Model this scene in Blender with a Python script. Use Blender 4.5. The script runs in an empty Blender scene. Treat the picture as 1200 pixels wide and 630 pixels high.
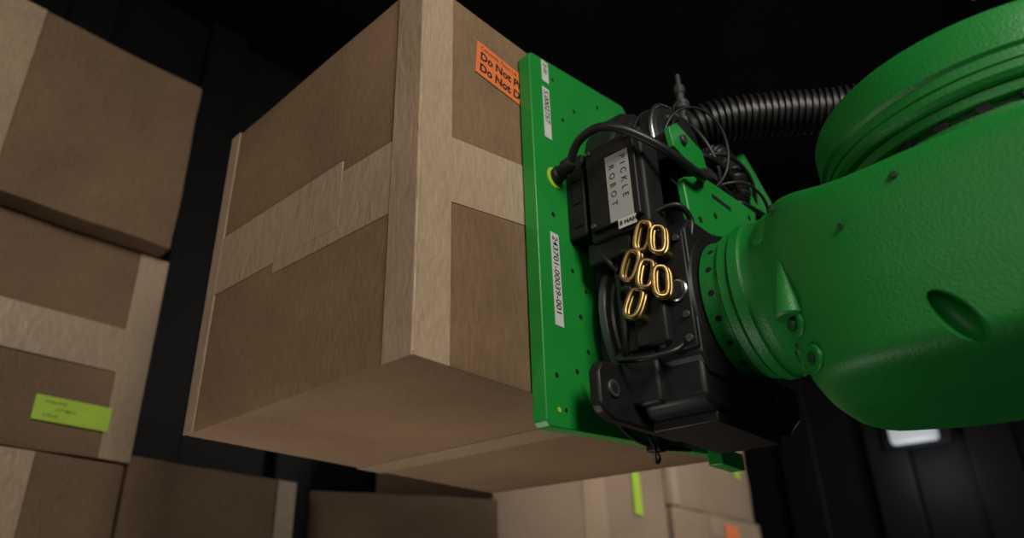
import bpy, bmesh, math, random
from mathutils import Matrix, Vector, noise
from mathutils.bvhtree import BVHTree
random.seed(3)
scene=bpy.context.scene
COL=scene.collection
FLOOR_Z=-1.11

# ---------------------------------------------------------------- materials
def new_mat(name):
    m=bpy.data.materials.new(name); m.use_nodes=True
    nt=m.node_tree; b=nt.nodes['Principled BSDF']; return m,nt,b
def simple(name,col,rough=.5,metal=0.,var=.12,scale=40,bump=0.0,bscale=300,spec=.5,coat=0):
    m,nt,b=new_mat(name)
    tc=nt.nodes.new('ShaderNodeTexCoord')
    n=nt.nodes.new('ShaderNodeTexNoise'); n.inputs['Scale'].default_value=scale; n.inputs['Detail'].default_value=4
    nt.links.new(tc.outputs['Object'],n.inputs['Vector'])
    mr=nt.nodes.new('ShaderNodeMapRange'); mr.inputs[1].default_value=.3; mr.inputs[2].default_value=.7
    mr.inputs[3].default_value=1-var; mr.inputs[4].default_value=1+var
    nt.links.new(n.outputs['Fac'],mr.inputs[0])
    mx=nt.nodes.new('ShaderNodeVectorMath'); mx.operation='SCALE'; mx.inputs[0].default_value=col[:3]
    nt.links.new(mr.outputs[0],mx.inputs['Scale']); nt.links.new(mx.outputs[0],b.inputs['Base Color'])
    b.inputs['Roughness'].default_value=rough; b.inputs['Metallic'].default_value=metal
    b.inputs['Specular IOR Level'].default_value=spec
    b.inputs['Coat Weight'].default_value=coat
    if bump>0:
        n2=nt.nodes.new('ShaderNodeTexNoise'); n2.inputs['Scale'].default_value=bscale; n2.inputs['Detail'].default_value=3
        nt.links.new(tc.outputs['Object'],n2.inputs['Vector'])
        bp=nt.nodes.new('ShaderNodeBump'); bp.inputs['Strength'].default_value=bump; bp.inputs['Distance'].default_value=.002
        nt.links.new(n2.outputs['Fac'],bp.inputs['Height']); nt.links.new(bp.outputs[0],b.inputs['Normal'])
    return m
def cardboard(name,col,seed=0,var=.1,rough=.8,spec=.25,wrinkle=0):
    m,nt,b=new_mat(name)
    L=nt.links
    tc=nt.nodes.new('ShaderNodeTexCoord')
    mp=nt.nodes.new('ShaderNodeMapping'); mp.inputs['Location'].default_value=(seed,seed*.7,0)
    L.new(tc.outputs['Object'],mp.inputs['Vector'])
    big=nt.nodes.new('ShaderNodeTexNoise'); big.inputs['Scale'].default_value=5; big.inputs['Detail'].default_value=5
    L.new(mp.outputs[0],big.inputs['Vector'])
    mp2=nt.nodes.new('ShaderNodeMapping'); mp2.inputs['Scale'].default_value=(260,260,60)
    L.new(tc.outputs['Object'],mp2.inputs['Vector'])
    fib=nt.nodes.new('ShaderNodeTexNoise'); fib.inputs['Scale'].default_value=1; fib.inputs['Detail'].default_value=5
    L.new(mp2.outputs[0],fib.inputs['Vector'])
    add=nt.nodes.new('ShaderNodeMath'); add.operation='ADD'
    mr=nt.nodes.new('ShaderNodeMapRange'); mr.inputs[1].default_value=.3; mr.inputs[2].default_value=.7; mr.inputs[3].default_value=-var; mr.inputs[4].default_value=var
    mr2=nt.nodes.new('ShaderNodeMapRange'); mr2.inputs[1].default_value=.3; mr2.inputs[2].default_value=.7; mr2.inputs[3].default_value=.87; mr2.inputs[4].default_value=1.11
    L.new(big.outputs['Fac'],mr.inputs[0]); L.new(fib.outputs['Fac'],mr2.inputs[0])
    L.new(mr.outputs[0],add.inputs[0]); L.new(mr2.outputs[0],add.inputs[1])
    sc=nt.nodes.new('ShaderNodeVectorMath'); sc.operation='SCALE'; sc.inputs[0].default_value=col
    L.new(add.outputs[0],sc.inputs['Scale']); L.new(sc.outputs[0],b.inputs['Base Color'])
    b.inputs['Roughness'].default_value=rough; b.inputs['Specular IOR Level'].default_value=spec
    bp=nt.nodes.new('ShaderNodeBump'); bp.inputs['Strength'].default_value=.25; bp.inputs['Distance'].default_value=.001
    L.new(fib.outputs['Fac'],bp.inputs['Height'])
    if wrinkle:
        mp3=nt.nodes.new('ShaderNodeMapping'); mp3.inputs['Scale'].default_value=(30,30,14); L.new(tc.outputs['Object'],mp3.inputs['Vector'])
        wn=nt.nodes.new('ShaderNodeTexNoise'); wn.inputs['Scale'].default_value=1; wn.inputs['Distortion'].default_value=1.5; L.new(mp3.outputs[0],wn.inputs['Vector'])
        bp2=nt.nodes.new('ShaderNodeBump'); bp2.inputs['Strength'].default_value=wrinkle; bp2.inputs['Distance'].default_value=.004
        L.new(wn.outputs['Fac'],bp2.inputs['Height']); L.new(bp.outputs[0],bp2.inputs['Normal']); L.new(bp2.outputs[0],b.inputs['Normal'])
    else: L.new(bp.outputs[0],b.inputs['Normal'])
    return m
CARD=cardboard('cardboard',(.230,.148,.084),0,.18)
CARD2=cardboard('cardboard_b',(.190,.123,.074),3.1,.16)
CARD3=cardboard('cardboard_pale',(.30,.218,.148),5.7)
CARDB=cardboard('cardboard_seam_tape',(.28,.20,.125),2.2)
TAPE=cardboard('paper_tape',(.44,.33,.222),8.,.12,.42,.45,.5)
TAPE2=cardboard('paper_tape_darker',(.375,.275,.182),4.,.12,.42,.45,.5)  # darker tape; its colour carries the shade of the held carton's left side
GREEN=simple('green_paint',(.009,.205,.029),.45,0,.08,6,.30,380,.45,0)
GREEN2=simple('green_plate_paint',(.011,.275,.037),.42,0,.10,10,.08,500,.5,.05)
DGREEN=simple('green_shadow_gap',(.003,.05,.01),.6)
BLACK=simple('black_anodised',(.010,.010,.011),.48,0,.25,60,.05,500,.35)
BLACKP=simple('black_plastic',(.013,.013,.014),.52,0,.25,60,0,300,.35)
RUBBER=simple('black_rubber',(.014,.014,.015),.42,0,.2,60)
DARK=simple('hole_dark',(.003,.003,.003),.9)
STEEL=simple('steel',(.50,.51,.52),.32,1.,.1,80)
BRASS=simple('brass',(.40,.28,.11),.42,1.,.3,60)
GREY=simple('grey_ring',(.11,.12,.13),.4,.2,.15)
CASTG=simple('cast_grey',(.06,.06,.062),.5,.3,.25,50,.1,300)
WHITE=simple('label_white',(.66,.68,.66),.5,0,.03)
GLABEL=simple('label_grey',(.40,.41,.41),.5,0,.03)
ORANGE=simple('label_orange',(.85,.21,.06),.55,0,.04)
LIME=simple('label_lime',(.40,.63,.04),.55,0,.05)
INK=simple('ink',(.01,.01,.01),.6)
INKG=simple('ink_faded',(.10,.12,.02),.6)
WALL=simple('dark_wall',(.0045,.0045,.005),.65,0,.25,3,spec=.2)
FLOORM=simple('dark_floor',(.03,.028,.026),.6,0,.25,5,.1,60)

# ---------------------------------------------------------------- helpers
def empty(name,loc=(0,0,0)):
    e=bpy.data.objects.new(name,None); e.empty_display_size=.05; COL.objects.link(e); e.location=loc
    return e
def finish(bm,name,mat,parent=None,bevel=0,segs=2,angle=35,smooth=True):
    bmesh.ops.recalc_face_normals(bm,faces=bm.faces)
    me=bpy.data.meshes.new(name); bm.to_mesh(me); bm.free()
    if smooth:
        for p in me.polygons: p.use_smooth=True
        me.set_sharp_from_angle(angle=math.radians(angle))
    me.materials.append(mat)
    o=bpy.data.objects.new(name,me); COL.objects.link(o)
    if parent: 
        o.parent=parent; o.matrix_parent_inverse=Matrix.Translation(-Vector(parent.location))
    if bevel>0:
        b=o.modifiers.new('bevel','BEVEL'); b.width=bevel; b.segments=segs; b.limit_method='ANGLE'; b.angle_limit=math.radians(30)
    return o
def box(name,a,b,mat,parent=None,bevel=.002,segs=2):
    bm=bmesh.new(); bmesh.ops.create_cube(bm,size=1)
    for v in bm.verts:
        v.co=Vector([(a[i]+b[i])/2+v.co[i]*(b[i]-a[i]) for i in range(3)])
    return finish(bm,name,mat,parent,bevel,segs)
def prism(name,pts,axis,lo,hi,mat,parent=None,bevel=.0015):
    """pts: 2D polygon; axis 0 -> (y,z), 1 -> (x,z), 2 -> (x,y)"""
    bm=bmesh.new(); R=[]
    for h in (lo,hi):
        r=[]
        for p in pts:
            c=[0,0,0]; k=[i for i in range(3) if i!=axis]; c[axis]=h; c[k[0]]=p[0]; c[k[1]]=p[1]
            r.append(bm.verts.new(c))
        R.append(r)
    bm.faces.new(R[0]); bm.faces.new(R[1][::-1]); n=len(pts)
    for i in range(n): bm.faces.new([R[0][i],R[0][(i+1)%n],R[1][(i+1)%n],R[1][i]])
    return finish(bm,name,mat,parent,bevel)
def frame(d):
    d=Vector(d).normalized(); up=Vector((0,0,1)) if abs(d.z)<.9 else Vector((1,0,0))
    u=d.cross(up).normalized(); v=d.cross(u).normalized(); return u,v,d
def lathe(name,c,axis,prof,mat,parent=None,segs=64,angle=30,bevel=0):
    """prof: list (dist along axis, radius)"""
    u,v,d=frame(axis); c=Vector(c); bm=bmesh.new(); rings=[]
    for t,r in prof:
        rings.append([bm.verts.new(c+d*t+(u*math.cos(2*math.pi*i/segs)+v*math.sin(2*math.pi*i/segs))*max(r,1e-5)) for i in range(segs)])
    for a,b in zip(rings,rings[1:]):
        for i in range(segs): bm.faces.new([a[i],a[(i+1)%segs],b[(i+1)%segs],b[i]])
    bm.faces.new(rings[0][::-1]); bm.faces.new(rings[-1])
    return finish(bm,name,mat,parent,bevel,2,angle)
def cyl(name,p0,p1,r,mat,parent=None,segs=32,ch=None):
    p0=Vector(p0); p1=Vector(p1); L=(p1-p0).length
    ch=min(r*.15,L*.2) if ch is None else ch
    return lathe(name,p0,p1-p0,[(0,r-ch),(ch,r),(L-ch,r),(L,r-ch)],mat,parent,segs)
def catmull(P,n):
    P=[Vector(p) for p in P]; P=[P[0]*2-P[1]]+P+[P[-1]*2-P[-2]]; out=[]
    for i in range(1,len(P)-2):
        for k in range(n):
            t=k/n; a,b,c,d=P[i-1:i+3]
            out.append(.5*((2*b)+(c-a)*t+(2*a-5*b+4*c-d)*t*t+(3*b-a-3*c+d)*t**3))
    out.append(P[-2]); return out
def sweep(name,P,r,mat,parent=None,n=16,segs=16,rf=None,closed=False):
    pts=catmull(P,n) if not closed else [Vector(p) for p in P]
    bm=bmesh.new(); rings=[]; N=len(pts); u=None; s=0
    for i,p in enumerate(pts):
        if closed: t=(pts[(i+1)%N]-pts[i-1]).normalized()
        else: t=(pts[min(i+1,N-1)]-pts[max(i-1,0)]).normalized()
        if u is None: u=frame(t)[0]
        u=(u-t*u.dot(t)).normalized(); v=t.cross(u)
        if i: s+=(p-pts[i-1]).length
        rr=rf(s) if rf else r
        rings.append([bm.verts.new(p+(u*math.cos(2*math.pi*k/segs)+v*math.sin(2*math.pi*k/segs))*rr) for k in range(segs)])
    rng=range(N) if closed else range(N-1)
    for i in rng:
        a=rings[i]; b=rings[(i+1)%N]
        for k in range(segs): bm.faces.new([a[k],a[(k+1)%segs],b[(k+1)%segs],b[k]])
    if not closed: bm.faces.new(rings[0][::-1]); bm.faces.new(rings[-1])
    return finish(bm,name,mat,parent,0,angle=60)
def ring(name,c,ax,ra,rb,r,mat,parent=None,rot=0,segs=40,q=2.0):
    """oval or rounded-rectangular ring with half axes ra,rb around axis ax"""
    u,v,d=frame(ax); c=Vector(c)
    u,v=u*math.cos(rot)+v*math.sin(rot),v*math.cos(rot)-u*math.sin(rot)
    def se(t,f): 
        x=f(t); return math.copysign(abs(x)**(2/q),x)
    return sweep(name,[c+u*ra*se(2*math.pi*(i+.5)/segs,math.cos)+v*rb*se(2*math.pi*(i+.5)/segs,math.sin) for i in range(segs)],r,mat,parent,closed=True,segs=12)
def quad(name,c,ex,ey,w,h,mat,parent,th=.0006,rot=0):
    """thin sticker: centre c, in-plane axes ex,ey"""
    ex=Vector(ex); ey=Vector(ey); nz=ex.cross(ey)
    ex,ey=ex*math.cos(rot)+ey*math.sin(rot),ey*math.cos(rot)-ex*math.sin(rot)
    bm=bmesh.new(); c=Vector(c)
    a=[bm.verts.new(c+ex*sx*w/2+ey*sy*h/2) for sx,sy in((-1,-1),(1,-1),(1,1),(-1,1))]
    b=[bm.verts.new(v.co+nz*th) for v in a]
    bm.faces.new(a[::-1]); bm.faces.new(b)
    for i in range(4): bm.faces.new([a[i],a[(i+1)%4],b[(i+1)%4],b[i]])
    return finish(bm,name,mat,parent,0,smooth=False)
def text(name,s,c,ex,ey,size,mat,parent,bold=0,spacing=1,rot=0):
    cu=bpy.data.curves.new(name,'FONT'); cu.body=s; cu.size=size; cu.align_x='LEFT'; cu.align_y='CENTER'
    cu.offset=bold; cu.space_character=spacing; cu.resolution_u=3
    t=bpy.data.objects.new(name+'_tmp',cu); COL.objects.link(t)
    bpy.context.view_layer.update()
    me=bpy.data.meshes.new_from_object(t.evaluated_get(bpy.context.evaluated_depsgraph_get()))
    bpy.data.objects.remove(t)
    ex=Vector(ex); ey=Vector(ey); nz=ex.cross(ey)
    ex,ey=ex*math.cos(rot)+ey*math.sin(rot),ey*math.cos(rot)-ex*math.sin(rot)
    M=Matrix((ex,ey,nz)).transposed().to_4x4(); M.translation=Vector(c)
    me.transform(M); me.materials.clear(); me.materials.append(mat)
    o=bpy.data.objects.new(name,me); COL.objects.link(o)
    o.parent=parent; o.matrix_parent_inverse=Matrix.Translation(-Vector(parent.location)); return o
def carton(name,a,b,mat,parent=None,warp=.0016,seed=0,bev=.004):
    """cardboard carton body, edges slightly soft, panels slightly wavy"""
    bm=bmesh.new(); bmesh.ops.create_cube(bm,size=1)
    for v in bm.verts: v.co=Vector([(a[i]+b[i])/2+v.co[i]*(b[i]-a[i]) for i in range(3)])
    bmesh.ops.bevel(bm,geom=bm.edges[:],offset=bev,segments=2,profile=.6,affect='EDGES')
    es=[e for e in bm.edges if e.calc_length()>.1]
    bmesh.ops.subdivide_edges(bm,edges=es,cuts=14,use_grid_fill=True)
    for v in bm.verts:
        n=noise.noise_vector(v.co*9+Vector((seed,0,seed)))
        v.co+=n*warp
    return finish(bm,name,mat,parent,0,angle=50)
EX=Vector((1,0,0)); EY=Vector((0,1,0)); EZ=Vector((0,0,1))
F=(EX,EZ)        # in-plane axes of a face that looks toward -Y
Lf=(-EY,EZ)      # face that looks toward -X

# ---------------------------------------------------------------- camera
cx=Vector((1038,-439,-860)).normalized()
cy=Vector((-881,-398,-860)); cy=(cy-cx*cy.dot(cx)).normalized(); cz=cx.cross(cy)
cd=bpy.data.cameras.new('camera'); cam=bpy.data.objects.new('camera',cd); COL.objects.link(cam); scene.camera=cam
cam.matrix_world=Matrix(((cx.x,cx.y,cx.z,0),(cy.x,cy.y,cy.z,0),(cz.x,cz.y,cz.z,0),(0,0,0,1)))
cd.sensor_width=36; cd.lens=25.8; cd.shift_x=93/1200; cd.shift_y=7/1200; cd.clip_start=.01
cd.dof.use_dof=True; cd.dof.focus_distance=.80; cd.dof.aperture_fstop=3.2

# ---------------------------------------------------------------- room
def wall(name,a,b,m=WALL): return box(name,a,b,m,None,0)
wall('floor',(-1.9,-3.0,FLOOR_Z-.1),(4.2,2.3,FLOOR_Z),FLOORM)
wall('ceiling',(-1.9,-3.0,2.1),(4.2,2.3,2.2))
wall('wall_back',(-1.9,2.2,FLOOR_Z),(4.2,2.3,2.1))
wall('wall_right',(4.1,-3.0,FLOOR_Z),(4.2,2.2,2.1))
wall('wall_left',(-1.9,-3.0,FLOOR_Z),(-1.8,2.2,2.1))
wall('wall_front',(-1.8,-3.0,FLOOR_Z),(4.1,-2.9,2.1))
ribs=empty('wall_rib_panel',(4.05,0,0))
for i in range(9):
    box('rib_%d'%i,(4.03,-1.9+i*.42,FLOOR_Z),(4.1,-1.72+i*.42,2.1),WALL,ribs,.008)
for i in range(12):
    box('back_rib_%d'%i,(-1.6+i*.48,2.15,FLOOR_Z),(-1.45+i*.48,2.2,2.1),WALL,ribs,.008)

# ---------------------------------------------------------------- held carton
def tape_y(par,name,x0,x1,z0,z1,y,mat=TAPE,dz=0):   # on -Y face
    o=prism(name,[(x0,z0),(x1,z0+dz),(x1,z1+dz),(x0,z1)],1,y-.0014,y+.001,mat,par,0); return o
def tape_x(par,name,y0,y1,z0,z1,x,mat=TAPE,dz=0):   # on -X face
    o=prism(name,[(y0,z0),(y1,z0+dz),(y1,z1+dz),(y0,z1)],0,x-.0014,x+.001,mat,par,0); return o
hb=empty('cardboard_box',(.75,.74,.237))
X0,X1,Y0,Y1,Z0,Z1=.434,1.063,.502,.979,.237,.737
carton('carton_body',(X0,Y0,Z0),(X1,Y1,Z1),CARD,hb,.0009,1.)
# horizontal belly tape in two overlapping lengths, wrapping both visible sides
tape_x(hb,'belly_tape_1',Y0,.79,.410,.506,X0,TAPE2,.012)
tape_x(hb,'belly_tape_2',.645,Y1,.434,.528,X0-.0005,TAPE2,.010)
tape_y(hb,'belly_tape_3',X0,.68,.420,.507,Y0+.0003,dz=.040)
tape_x(hb,'corner_tape_1',Y0,.546,Z0,Z1,X0-.001,TAPE2)
tape_y(hb,'corner_tape_2',X0,.482,Z0,Z1,Y0-.0004)
tape_x(hb,'corner_tape_3',Y1-.026,Y1,Z0,Z1,X0-.001,TAPE2)
sweep('corner_tape_fold',[(X0+.0020+.0003*math.sin(i*2.3),Y0+.0022+.0003*math.sin(i*1.7),Z0+.003+(Z1-Z0-.006)*i/16) for i in range(17)],.0040,TAPE2,hb,n=4,segs=14)
prism('bottom_seam_tape',[(.735,Y0),(.785,Y0),(.785,Y1),(.735,Y1)],2,Z0-.0014,Z0+.001,CARDB,hb,0)
oc=Vector((.5775,Y0-.0008,.661)); orot=-.075
quad('orange_sticker',oc,*F,.106,.054,ORANGE,hb,.0005,orot)
def onst(dx,dz): 
    return oc+Vector((dx*math.cos(orot)-dz*math.sin(orot),-.0007,dx*math.sin(orot)+dz*math.cos(orot)))
for i,(s,sz,dz,bo) in enumerate([('Contents: Team Lift',.0088,.0195,.0),('Do Not Push',.0182,.005,.0006),('Do Not Drop',.0182,-.0145,.0006)]):
    text('sticker_text_%d'%i,s,onst(-.046,dz),*F,sz,INK,hb,bo,1,orot)

# ---------------------------------------------------------------- background cartons
def bgbox(a,b,mat=CARD2,seed=0,tapes=()):
    e=empty('cardboard_box',((a[0]+b[0])/2,(a[1]+b[1])/2,a[2]))
    carton('carton_body',a,b,mat,e,.003,seed,.006)
    for i,(x0,x1,z0,z1) in enumerate(tapes):
        tape_y(e,'tape_%d'%i,x0,x1,z0,z1,a[1]-.002-.0008*i,TAPE2)
    return e
A=bgbox((-.34,1.44,.739),(.538,1.96,1.185),CARD2,1,[(.08,.175,.741,1.183)])
B=bgbox((-.32,1.50,.287),(.562,2.02,.737),CARD2,2,[(-.31,.56,.463,.556),(.497,.560,.289,.735)])
quad('lime_label',(.433,1.495,.364),*F,.143,.047,LIME,B,.001)
for i in range(3):
    text('label_text_%d'%i,['Pickup 0042','LOT 88213','CTN 04'][i],(.38+.02*(i%2),1.493,.377-.013*i),*F,.008,INKG,B)
C1=bgbox((-.12,1.50,-.18),(.555,2.02,.285),CARD2,3,[(.30,.385,-.178,.283)])
C2=bgbox((.562,1.50,-.18),(.955,2.02,.305),CARD2,4,[(.905,.953,-.178,.303)])
C3=bgbox((1.0,1.50,-.18),(1.48,1.98,.31),CARD2,5)
C3.rotation_euler=(0,0,-math.atan2(.265,.40)); C3.location=(1.385,1.655,-.18)
D1=bgbox((1.625,1.5,-.02),(2.58,2.05,.74),CARD3,6,[(2.06,2.19,-.018,.738)])
quad('lime_label',(2.382,1.495,.46),*F,.05,.15,LIME,D1,.001)
D2=bgbox((2.62,1.5,-.02),(3.34,2.05,.445),CARD3,7,[(2.9,3.3,.36,.43)])
D3=bgbox((2.60,1.5,.447),(3.30,2.05,.86),CARD3,8,[(2.62,2.68,.45,.85)])
quad('lime_label',(3.19,1.495,.70),*F,.05,.16,LIME,D3,.001)
quad('orange_label',(3.25,1.495,.80),*F,.09,.05,ORANGE,D3,.001)
quad('orange_label',(3.06,1.493,.385),*F,.11,.06,ORANGE,D2,.001)
k=10
for (xa,xb) in [(-.34,.30),(.305,.95),(.955,1.60)]:
    for (za,zb) in [(FLOOR_Z,-.647),(-.645,-.182)]:
        bgbox((xa,1.5,za),(xb,2.05,zb),CARD2,k); k+=1
for (xa,xb) in [(1.625,2.45),(2.47,3.34)]:
    for (za,zb) in [(FLOOR_Z,-.567),(-.565,-.022)]:
        bgbox((xa,1.5,za),(xb,2.05,zb),CARD3,k); k+=1

# ---------------------------------------------------------------- gripper
gr=empty('box_gripper',(.8,.48,.45))
PF=.480
prism('mounting_plate',[(.606,.203),(.612,.197),(.80,.211),(1.02,.227),(1.02,.66),(.98,.70),(.88,.70),(.83,.743),(.612,.7125),(.606,.707)],1,PF,.4992,GREEN2,gr,.0015)
def plabel(n,x,z0,z1,w,s=None,size=.012):
    quad(n,(x,PF-.0002,(z0+z1)/2),*F,w,z1-z0,WHITE,gr,.0005)
    if s: text(n+'_text',s,(x-.0005,PF-.0010,z1-.004),-EZ,EX,size,INK,gr,.0001)
plabel('plate_label_1',.6385,.676,.712,.014,'Z-01',.010)
plabel('plate_label_2',.6375,.582,.665,.014,'5.0002757',.0130)
plabel('plate_label_3',.6375,.318,.440,.0155,'243701-00039-001',.0137)
lathe('round_sticker',(.645,PF-.0001,.524),(0,-1,0),[(0,.0145),(.0006,.0145)],LIME,gr,32)
for i,(x,z,r) in enumerate([(.638,.467,.0035),(.683,.456,.0035),(.680,.342,.0035),(.627,.257,.003),(.672,.63,.003),(.67,.40,.003),(.70,.66,.003),(.76,.70,.003),(.665,.27,.003),(.72,.235,.003),(.64,.22,.0025),(.655,.69,.0025),(.69,.30,.003),(.695,.38,.003)]):
    cyl('plate_hole_%d'%i,(x,PF+.002,z),(x,PF-.0004,z),r,DARK,gr,20,0)
cyl('lime_dot',(.628,PF+.002,.218),(.628,PF-.0006,.218),.003,LIME,gr,20,0)
# black valve housing behind
prism('vacuum_housing',[(.715,.45),(.715,.600),(.722,.622),(.75,.660),(.78,.675),(.98,.722),(1.05,.70),(1.05,.45)],1,.432,PF,BLACKP,gr,.006)
prism('housing_cover',[(.74,.48),(.74,.60),(.775,.645),(.95,.68),(.95,.48)],1,.422,.433,BLACK,gr,.003)
for i,(x,z) in enumerate([(.755,.59),(.785,.635),(.94,.665),(.90,.50)]):
    cyl('cover_screw_%d'%i,(x,.424,z),(x,.417,z),.005,CASTG,gr,16)
# controller box with name label
box('controller_box',(.670,.368,.425),(.710,.450,.562),BLACKP,gr,.005,3)
box('controller_lid',(.662,.374,.436),(.672,.443,.553),BLACK,gr,.002)
box('controller_back',(.705,.40,.44),(.74,.45,.55),BLACK,gr,.003)
box('controller_foot',(.676,.40,.400),(.735,.46,.43),BLACK,gr,.003)
box('controller_flange',(.668,.452,.44),(.76,PF,.560),BLACK,gr,.003)
for k_ in range(3):
    box('flange_slot_%d'%k_,(.6665,.457,.455+.033*k_),(.669,.470,.478+.033*k_),DARK,gr,.0)
lc=Vector((.6615,.398,.483))
quad('controller_label',lc,*Lf,.032,.092,GLABEL,gr,.0006)
text('label_word_1','PICKLE',lc+Vector((-.001,-.008,.040)),-EZ,-EY,.0110,INK,gr,.0,1.9)
text('label_word_2','ROBOT',lc+Vector((-.001,.008,.032)),-EZ,-EY,.0110,INK,gr,.0,1.9)
quad('controller_label_2',(.6615,.392,.431),*Lf,.024,.012,WHITE,gr,.0006)
text('small_text','8 HAH',(.6602,.402,.431),*Lf,.0080,INK,gr,.0002)
for i,(y,z) in enumerate([(.438,.547),(.438,.442),(.380,.547)]):
    cyl('box_screw_%d'%i,(.664,y,z),(.6595,y,z),.0035,CASTG,gr,16)
# round rotary coupler with bright retaining ring
lathe('coupler_drum',(.80,.44,.605),(0,-1,0),[(0,.058),(.012,.060),(.018,.054),(.03,.054),(.034,.06),(.05,.06),(.056,.052),(.062,.050),(.064,.030),(.072,.028),(.074,.015)],BLACKP,gr,48)
for i in range(8):
    a=2*math.pi*i/8+.2
    cyl('drum_screw_%d'%i,(.80+.041*math.cos(a),.380,.605+.041*math.sin(a)),(.80+.041*math.cos(a),.374,.605+.041*math.sin(a)),.004,CASTG,gr,12)
ring('coupler_clamp_ring',(.80,.388,.605),(0,1,0),.0600,.0600,.0032,STEEL,gr)
ring('coupler_inner_ring',(.80,.373,.605),(0,1,0),.032,.032,.0015,STEEL,gr)
ring('coupler_wire',(.805,.405,.60),(.15,1,.1),.068,.066,.0022,RUBBER,gr)
ring('coupler_wire_2',(.812,.382,.592),(.3,1,-.1),.060,.072,.0030,RUBBER,gr)
ring('coupler_wire_3',(.80,.360,.585),(.5,1,.25),.050,.060,.0020,RUBBER,gr)
# threaded air fitting on top
lathe('air_fitting',(.862,.40,.675),(0.03,0,1),[(0,.010),(.014,.010),(.016,.007),(.03,.007),(.032,.011),(.046,.011),(.048,.006),(.062,.006),(.064,.008),(.076,.008),(.08,.004),(.10,.0035)],CASTG,gr,12)
cyl('fitting_collar',(.862,.40,.712),(.863,.40,.718),.0115,STEEL,gr,24)
# small green valve bracket
prism('green_valve_bracket',[(.728,.552),(.722,.578),(.745,.596),(.805,.582),(.812,.556),(.775,.540)],1,.355,.363,GREEN2,gr,.001)
box('valve_block',(.735,.363,.545),(.80,.41,.585),BLACK,gr,.003)
cyl('valve_knob',(.752,.366,.572),(.752,.350,.572),.007,CASTG,gr,20)
# big green side bracket
prism('green_bracket',[(.735,.43),(.728,.497),(.735,.507),(.783,.530),(.930,.538),(.925,.50),(.852,.462)],1,.350,.360,GREEN2,gr,.002)
for i,(x,z) in enumerate([(.775,.512),(.80,.478),(.905,.518),(.757,.455)]):
    cyl('bracket_hole_%d'%i,(x,.352,z),(x,.3494,z),.0042,DARK,gr,20,0)
box('bracket_slot',(.80,.3494,.505),(.85,.352,.511),DARK,gr,.0)
prism('green_gusset',[(.955,.655),(.962,.655),(1.03,.60),(1.02,.57),(.94,.56),(.93,.57)],1,.36,.372,GREEN2,gr,.0015)
# main tool body
box('tool_block',(.712,.40,.275),(.93,PF,.46),BLACK,gr,.004)
box('tool_block_step',(.700,.405,.30),(.72,.436,.40),BLACKP,gr,.004)
lathe('grey_backing_disc',(.800,.462,.345),(0,-1,0),[(0,.108),(.0015,.1095),(.0085,.1095),(.010,.108),(.0105,.098),(.014,.097)],GREY,gr,96)
prism('tool_changer',[(.70,.27),(.715,.25),(.86,.25),(.88,.27),(.88,.42),(.86,.438),(.715,.438),(.70,.42)],1,.344,.40,BLACK,gr,.003)
lathe('tool_changer_ring',(.79,.356,.343),(0,-1,0),[(0,.094),(.003,.096),(.010,.096),(.0135,.093)],BLACK,gr,96)
box('changer_side_plate',(.694,.345,.275),(.702,.392,.415),BLACK,gr,.002)
cyl('release_button_rim',(.696,.359,.342),(.689,.359,.342),.0130,STEEL,gr,32)
cyl('release_button',(.692,.359,.342),(.686,.359,.342),.0102,BLACKP,gr,32)
for i,(y,z) in enumerate([(.383,.405),(.352,.405),(.383,.285),(.352,.285),(.352,.312)]):
    cyl('plate_screw_%d'%i,(.696,y,z),(.690,y,z),.0042,CASTG,gr,16)
for i in range(3):
    box('cable_port_%d'%i,(.690,.404,.285+.035*i),(.710,.426,.312+.035*i),BLACKP,gr,.003)
# brass swivel fittings: tall rounded loops overlapping in three tiers
bp=[(.668,.379,.409,.35,.30),(.673,.364,.401,.8,.12),(.664,.396,.376,.25,.42),(.668,.381,.362,.55,.22),(.674,.367,.350,.9,.05),(.664,.397,.330,.3,.35)]
for i,(x,y,z,t,ro) in enumerate(bp):
    ring('brass_loop_%d'%i,(x,y,z),(1,t,.12*(-1)**i),.0076,.0172,.0030,BRASS,gr,rot=ro,q=3.0)
    ring('brass_inner_loop_%d'%i,(x+.006,y,z),(1,t,.12*(-1)**i),.0076,.0172,.0030,BRASS,gr,rot=ro,q=3.0)
    cyl('brass_stub_%d'%i,(x+.004,y,z-.014),(x+.030,y,z-.014),.0050,BRASS,gr,20)
    sweep('push_tube_%d'%i,[(x+.006,y,z+.012),(x+.002,y+.006,z+.021),(x+.010,y+.02,z+.024),(x+.035,y+.035,z+.018)],.0028,RUBBER,gr)
box('fitting_manifold',(.684,.372,.285),(.702,.412,.425),BLACKP,gr,.003)
# tubes beside the block
sweep('black_tube_1',[(.72,.44,.42),(.695,.432,.41),(.690,.428,.35),(.692,.428,.30),(.71,.44,.27)],.0045,RUBBER,gr)
sweep('black_tube_2',[(.72,.42,.435),(.690,.42,.425),(.686,.418,.40),(.695,.42,.38)],.004,RUBBER,gr)
sweep('black_tube_3',[(.70,.385,.43),(.690,.372,.445),(.70,.348,.450),(.72,.344,.435),(.715,.35,.40)],.0035,RUBBER,gr)
sweep('black_tube_4',[(.74,.46,.445),(.69,.455,.435),(.678,.44,.41),(.684,.425,.385)],.0032,RUBBER,gr)
sweep('black_tube_5',[(.70,.44,.29),(.676,.43,.275),(.672,.40,.268),(.685,.37,.272),(.70,.36,.285)],.0036,RUBBER,gr)
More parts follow.
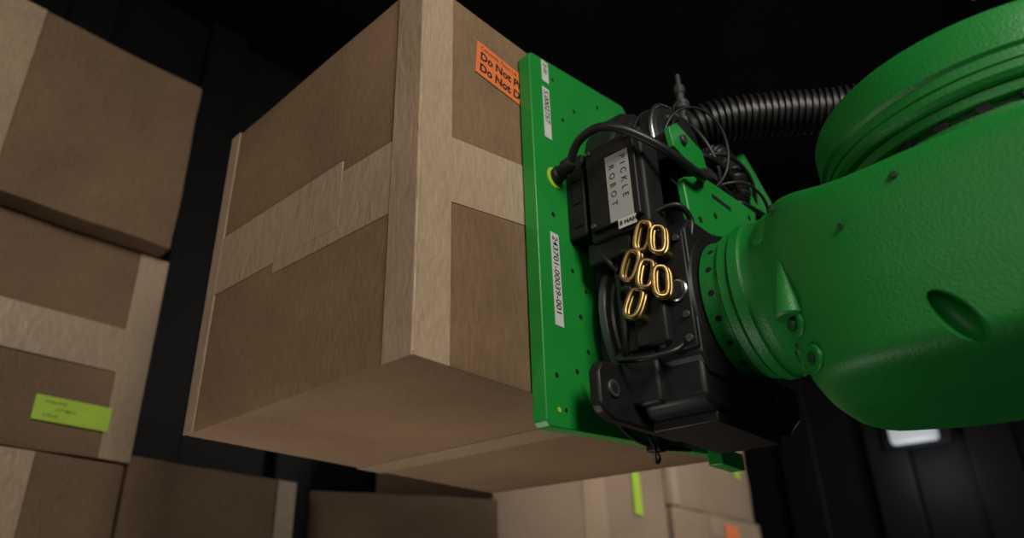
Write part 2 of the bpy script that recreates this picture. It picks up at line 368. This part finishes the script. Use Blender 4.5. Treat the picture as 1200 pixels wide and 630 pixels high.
# lower bracket
prism('lower_arm_plate',[(.640,.210),(.634,.218),(.634,.254),(.642,.266),(.69,.272),(.80,.274),(.80,.206),(.66,.204)],1,.430,.444,BLACK,gr,.003)
cyl('arm_plate_hole_rim',(.658,.432,.238),(.658,.427,.238),.010,CASTG,gr,24)
cyl('arm_plate_hole',(.658,.429,.238),(.658,.4265,.238),.0055,DARK,gr,24,0)
prism('lower_block',[(.705,.225),(.72,.215),(.90,.215),(.94,.24),(.95,.285),(.705,.285)],1,.348,.444,BLACK,gr,.005)
box('lower_block_shelf',(.73,.352,.203),(.88,.43,.216),BLACK,gr,.002)
box('lower_block_cap',(.695,.395,.225),(.73,.435,.30),BLACKP,gr,.004)
for i in range(4):
    cyl('block_screw_%d'%i,(.75+.04*i,.349,.255),(.75+.04*i,.345,.255),.005,CASTG,gr,16)
# bottom tab, cable tie and tip
box('green_tab',(.945,.458,.205),(1.005,PF,.228),GREEN2,gr,.002)
box('sensor_tip',(.785,.455,.197),(.80,.475,.222),BLACKP,gr,.002)
sweep('tie_wrap',[(.775,.468,.222),(.782,.462,.203),(.79,.466,.190),(.80,.47,.186),(.806,.47,.192),(.80,.47,.2)],.0018,RUBBER,gr)
sweep('lower_wire',[(.66,.45,.27),(.68,.455,.235),(.74,.47,.212),(.80,.472,.206),(.88,.47,.215)],.003,RUBBER,gr)
# signal cable with gland
lathe('cable_gland',(.648,PF,.526),(-.25,-1,.15),[(0,.011),(.01,.011),(.012,.0085),(.02,.0085),(.022,.0105),(.03,.009),(.034,.006)],BLACKP,gr,12)
sweep('signal_cable',[(.641,.452,.531),(.632,.43,.548),(.632,.40,.553),(.642,.372,.540),(.678,.345,.518),(.73,.335,.505),(.76,.340,.512),(.79,.352,.54)],.0055,RUBBER,gr)
for i,(a,b_,c_) in enumerate([(.0,.0,.0),(.02,.012,-.02),(.035,-.01,.015),(.05,-.02,-.03)]):
    sweep('loom_wire_%d'%i,[(.80+a,.42,.58+c_),(.84+a,.372+b_,.60+c_),(.90+a,.36+b_,.585+c_),(.94+a,.37,.54+c_),(.93,.40,.47)],.0045-.0008*i,RUBBER,gr)
sweep('branch_hose',[(.90,.43,.66),(.92,.39,.65),(.93,.37,.60),(.93,.38,.54),(.92,.41,.47)],.017,RUBBER,gr,n=24,rf=lambda s:.017+.002*(math.sin(s*2*math.pi/.006)>0))
sweep('steel_braid',[(.86,.40,.62),(.90,.375,.615),(.94,.372,.575),(.95,.38,.53)],.004,STEEL,gr,rf=lambda s:.004+.0006*math.sin(s*2*math.pi/.004))
def ribr(s):
    t=(s/.0092)%1.0
    return .0325 if t<.5 else .027
sweep('corrugated_hose',[(.885,.44,.660),(.885,.405,.682),(.915,.355,.694),(.96,.29,.693),(1.0,.22,.685),(1.05,.10,.68),(1.05,-.10,.70),(.98,-.35,.74)],.028,RUBBER,gr,n=90,segs=28,rf=ribr)
cyl('hose_cuff',(.885,.452,.650),(.885,.425,.670),.036,BLACKP,gr)

# ---------------------------------------------------------------- robot arm
ra=empty('robot_arm',(.85,-1.7,FLOOR_Z))
fx,fz=.79,.343
lathe('tool_flange',(fx,.3415,fz),(0,-1,0),[(0,.080),(.002,.082),(.0215,.082),(.0235,.080),(.0275,.080)],GREEN,ra,96)
lathe('flange_ring_1',(fx,.318,fz),(0,-1,0),[(0,.085),(.001,.0865),(.010,.0865),(.0115,.085)],GREEN,ra,96)
lathe('flange_ring_gap',(fx,.31,fz),(0,-1,0),[(0,.083),(.02,.083)],DGREEN,ra,96)
lathe('flange_ring_2',(fx,.3045,fz),(0,-1,0),[(0,.089),(.0015,.0905),(.012,.0905),(.0135,.089),(.016,.088),(.03,.090)],GREEN,ra,96)
for i in range(18):
    a=2*math.pi*i/18+.1; d=Vector((math.cos(a),0,math.sin(a)))
    c=Vector((fx,.3285,fz)); cyl('flange_bolt_%d'%i,c+d*.079,c+d*.0825,.0034,DARK,ra,12,0)
# wrist housing loft along -Y; belly side has a chamfered, creased profile
LOW=[(180,-1,0),(210,-.992,-.42),(233,-.945,-.82),(238,-.895,-.885),(252,-.5,-.975),(270,0,-1)]
def lowprof(deg):
    m=deg>270
    if m: deg=540-deg
    for (a0,x0,y0),(a1,x1,y1) in zip(LOW,LOW[1:]):
        if a0<=deg<=a1:
            t=(deg-a0)/(a1-a0); x=x0+(x1-x0)*t; y=y0+(y1-y0)*t; return (-x if m else x),y
    return 0,-1
def sec(bm,y,cx_,cz_,hw,ht,hb_,n,N=90):
    r=[]; nt_=2+(n-2)*1.9; w=max(0,min(1,(n-2)/.8))
    for i in range(N):
        a=2*math.pi*i/N; c=math.cos(a); s=math.sin(a)
        if s>=-1e-6:
            q=nt_; x=math.copysign(abs(c)**(2/q),c)*hw; z=abs(s)**(2/q)*ht
        else:
            lx,lz=lowprof(math.degrees(a)); x=(c*(1-w)+lx*w)*hw; z=(s*(1-w)+lz*w)*hb_
        r.append(bm.verts.new((cx_+x,y,cz_+z)))
    return r
S=[(.292,.79,.343,.088,.088,.088,2),(.276,.79,.343,.090,.088,.091,2),(.262,.79,.342,.097,.088,.099,2.05),(.253,.789,.341,.105,.086,.109,2.15),
   (.246,.788,.340,.112,.084,.138,2.4),(.238,.788,.340,.119,.081,.150,2.6),(.222,.788,.338,.130,.077,.151,2.75),(.20,.786,.335,.140,.070,.148,2.8),(.17,.785,.33,.149,.062,.146,3.0),(.12,.785,.33,.154,.060,.146,3.4),
   (.05,.785,.33,.156,.060,.147,3.6),(-.03,.785,.33,.154,.060,.146,3.4),(-.08,.785,.33,.145,.056,.14,3.0),(-.12,.785,.33,.12,.05,.12,2.6),(-.145,.785,.33,.07,.03,.08,2.2)]
bm=bmesh.new(); R=[sec(bm,*s) for s in S]
for a,b in zip(R,R[1:]):
    for i in range(len(a)): bm.faces.new([a[i],a[(i+1)%len(a)],b[(i+1)%len(b)],b[i]])
bm.faces.new(R[0][::-1]); bm.faces.new(R[-1])
wr=finish(bm,'wrist_housing',GREEN,ra,0,angle=80)
ss=wr.modifiers.new('sub','SUBSURF'); ss.levels=1; ss.render_levels=1
bpy.context.view_layer.update()
me1=bpy.data.meshes.new_from_object(wr.evaluated_get(bpy.context.evaluated_depsgraph_get()))
wr.modifiers.clear(); wr.data=me1
_bm=bmesh.new(); _bm.from_mesh(me1); BV=BVHTree.FromBMesh(_bm)
def onbody(y,z):
    h=BV.ray_cast(Vector((.3,y,z)),Vector((1,0,0))); return (h[0],h[1]) if h[0] else (Vector((.64,y,z)),Vector((-1,0,0)))
def cutter(name,c,rad,rx):
    bm=bmesh.new(); bmesh.ops.create_uvsphere(bm,u_segments=32,v_segments=20,radius=1)
    M=Matrix.Translation(Vector(c))@Matrix.Rotation(rx,4,'X')@Matrix.Diagonal((*rad,1))
    bmesh.ops.transform(bm,matrix=M,verts=bm.verts)
    me=bpy.data.meshes.new(name); bm.to_mesh(me); bm.free(); return bpy.data.objects.new(name,me)
p,_n=onbody(.108,.222)
cut=cutter('tmp_cut',p,(.018,.0115,.028),-.5); COL.objects.link(cut)
b=wr.modifiers.new('recess','BOOLEAN'); b.operation='DIFFERENCE'; b.object=cut; b.solver='EXACT'
bpy.context.view_layer.update()
me2=bpy.data.meshes.new_from_object(wr.evaluated_get(bpy.context.evaluated_depsgraph_get()))
wr.modifiers.clear(); wr.data=me2; bpy.data.objects.remove(cut)
for q in me2.polygons: q.use_smooth=True
me2.set_sharp_from_angle(angle=math.radians(26))
# bosses, seats and screws on the housing surface
p,n=onbody(.236,.268)
top,n2=onbody(.240,.328)
lathe('boss_cone',top-n2*.001,(p+n*.006)-top,[(0,.002),(.02,.0070),(.045,.0125),(.058,.0140),(.060,.012)],GREEN,ra,24)
def bolt(nm,y,z,r=.005,seat=True,h=.004):
    p,n=onbody(y,z)
    if seat: cyl(nm+'_seat',p-n*.004,p+n*.003,r*2.1,GREEN,ra,24,.0008)
    cyl(nm+'_head',p,p+n*(h+.001),r,DGREEN,ra,6,.0006)
bolt('boss_bolt',.236,.262,.006,True,.007); bolt('nose_bolt_1',.250,.244,.006); bolt('nose_bolt_2',.226,.226,.006)
bolt('top_bolt_1',.235,.385,.004,False); bolt('side_bolt_1',.12,.352,.0035,False,.002); bolt('side_bolt_2',.17,.325,.003,False,.002)
pl,nl=onbody(.262,.385)
lathe('cast_lug',pl-nl*.004,nl,[(0,.020),(.004,.019),(.007,.015),(.009,.008)],GREEN,ra,32,60)
# joint: vertical axis turning unit
J=(.79,.05,0)
lathe('joint_neck',(J[0],J[1],.335),(0,0,1),[(0,.140),(.02,.147),(.030,.151),(.046,.151),(.048,.145),(.056,.142)],GREEN,ra,128)
lathe('joint_gap',(J[0],J[1],.380),(0,0,1),[(0,.142),(.025,.150)],DGREEN,ra,96)
lathe('joint_ring',(J[0],J[1],.390),(0,0,1),[(0,.148),(.0015,.151),(.009,.153),(.010,.151)],GREEN,ra,128)
for i in range(30):
    a=2*math.pi*i/30; d=Vector((math.cos(a),math.sin(a),0)); c=Vector((J[0],J[1],.3868))
    cyl('joint_bolt_%d'%i,c+d*.140,c+d*.1492,.0056,DARK,ra,12,.0005)
lathe('forearm_end',(J[0],J[1],.400),(0,0,1),[(0,.150),(.002,.157),(.006,.160),(.012,.1605),(.0125,.1590),(.0145,.1590),(.015,.1605),(.024,.161),(.027,.1640),(.060,.1640),(.066,.1615),(.072,.150),(.079,.12),(.084,.05)],GREEN,ra,128)
def loft(name,secs,mat,n=3.2,N=48):
    bm=bmesh.new(); RR=[]
    for (c,d,hw,hh) in secs:
        u,v,_=frame(d); c=Vector(c)
        RR.append([bm.verts.new(c+u*math.copysign(abs(math.cos(t))**(2/n),math.cos(t))*hw+v*math.copysign(abs(math.sin(t))**(2/n),math.sin(t))*hh) for t in [2*math.pi*i/N for i in range(N)]])
    for a,b in zip(RR,RR[1:]):
        for i in range(N): bm.faces.new([a[i],a[(i+1)%N],b[(i+1)%N],b[i]])
    bm.faces.new(RR[0][::-1]); bm.faces.new(RR[-1]); return finish(bm,name,mat,ra,0,angle=60)
loft('forearm',[((.79,.02,.460),(0,-1,.1),.10,.03),((.79,-.10,.48),(0,-1,.1),.125,.055),((.80,-.4,.54),(0,-1,.12),.11,.09),((.82,-.9,.62),(0,-1,.15),.12,.11),((.85,-1.5,.70),(0,-1,.1),.16,.15),((.85,-1.75,.72),(0,-1,0),.15,.14)],GREEN)
cyl('elbow_drum',(.62,-1.6,.70),(1.10,-1.6,.70),.20,GREEN,ra,64)
loft('upper_arm',[((.98,-1.6,.75),(0,0,-1),.10,.17),((.98,-1.65,.2),(0,0,-1),.09,.14),((.98,-1.7,-.35),(0,0,-1),.11,.20)],GREEN)
cyl('shoulder_drum',(.65,-1.7,-.35),(1.12,-1.7,-.35),.24,GREEN,ra,64)
lathe('base',(.85,-1.7,FLOOR_Z),(0,0,1),[(0,.40),(.06,.40),(.07,.30),(.30,.28),(.34,.34),(.50,.33),(.62,.25),(.66,.2)],GREEN,ra,64)

# dim bulkhead lamp on the far wall
bl=empty('bulkhead_lamp',(4.03,.985,.90))
emb,nt,b=new_mat('bulkhead_glass'); b.inputs['Base Color'].default_value=(.2,.2,.2,1); b.inputs['Emission Color'].default_value=(.9,.95,1,1); b.inputs['Emission Strength'].default_value=.30
box('lamp_backplate',(4.005,.84,.82),(4.032,1.13,.97),WALL,bl,.006)
box('lamp_glass',(3.95,.885,.835),(4.006,1.085,.955),emb,bl,.02,4)
# ceiling light fitting
lf=empty('ceiling_lamp',(2.6,.10,2.1))
em,nt,b=new_mat('lamp_tube'); b.inputs['Emission Color'].default_value=(.85,.93,1,1); b.inputs['Emission Strength'].default_value=2.2
box('lamp_housing',(2.45,-.7,2.04),(2.75,.14,2.1),WALL,lf,.004); cyl('lamp_tube',(2.6,-.68,2.02),(2.6,.12,2.02),.022,em,lf)

# ---------------------------------------------------------------- lights
def area(name,loc,target,size,power,col,spread=180):
    l=bpy.data.lights.new(name,'AREA'); l.energy=power; l.size=size; l.color=col; l.spread=math.radians(spread)
    o=bpy.data.objects.new(name,l); COL.objects.link(o); o.location=loc
    o.rotation_euler=(Vector(target)-Vector(loc)).to_track_quat('-Z','Y').to_euler(); return o
area('key_light',(-.12,-1.1,1.2),(.7,.6,.45),.6,25,(1,.93,.83))
area('left_light',(-1.2,.1,.7),(.5,.8,.4),.6,4.6,(1,.91,.80))
area('floor_fill',(.25,1.2,-.95),(.70,.80,.24),.5,1.7,(1,.93,.85),75)
area('rear_fill',(2.3,-.35,1.5),(2.5,1.5,.4),.5,11,(1,.95,.9),110)  # unseen fill added to brighten the pale rear cartons
pt=bpy.data.lights.new('bulkhead_glow','POINT'); pt.energy=1.6; pt.shadow_soft_size=.05; pt.color=(.9,.95,1)
po=bpy.data.objects.new('bulkhead_glow',pt); COL.objects.link(po); po.location=(3.85,.98,.72)
w=bpy.data.worlds.new('world'); scene.world=w; w.use_nodes=True
w.node_tree.nodes['Background'].inputs[0].default_value=(.5,.55,.6,1); w.node_tree.nodes['Background'].inputs[1].default_value=.01
scene.view_settings.view_transform='Standard'; scene.view_settings.look='None'

# lift everything so that the floor is z = 0
for o in list(scene.objects):
    if o.parent is None: o.location.z-=FLOOR_Z
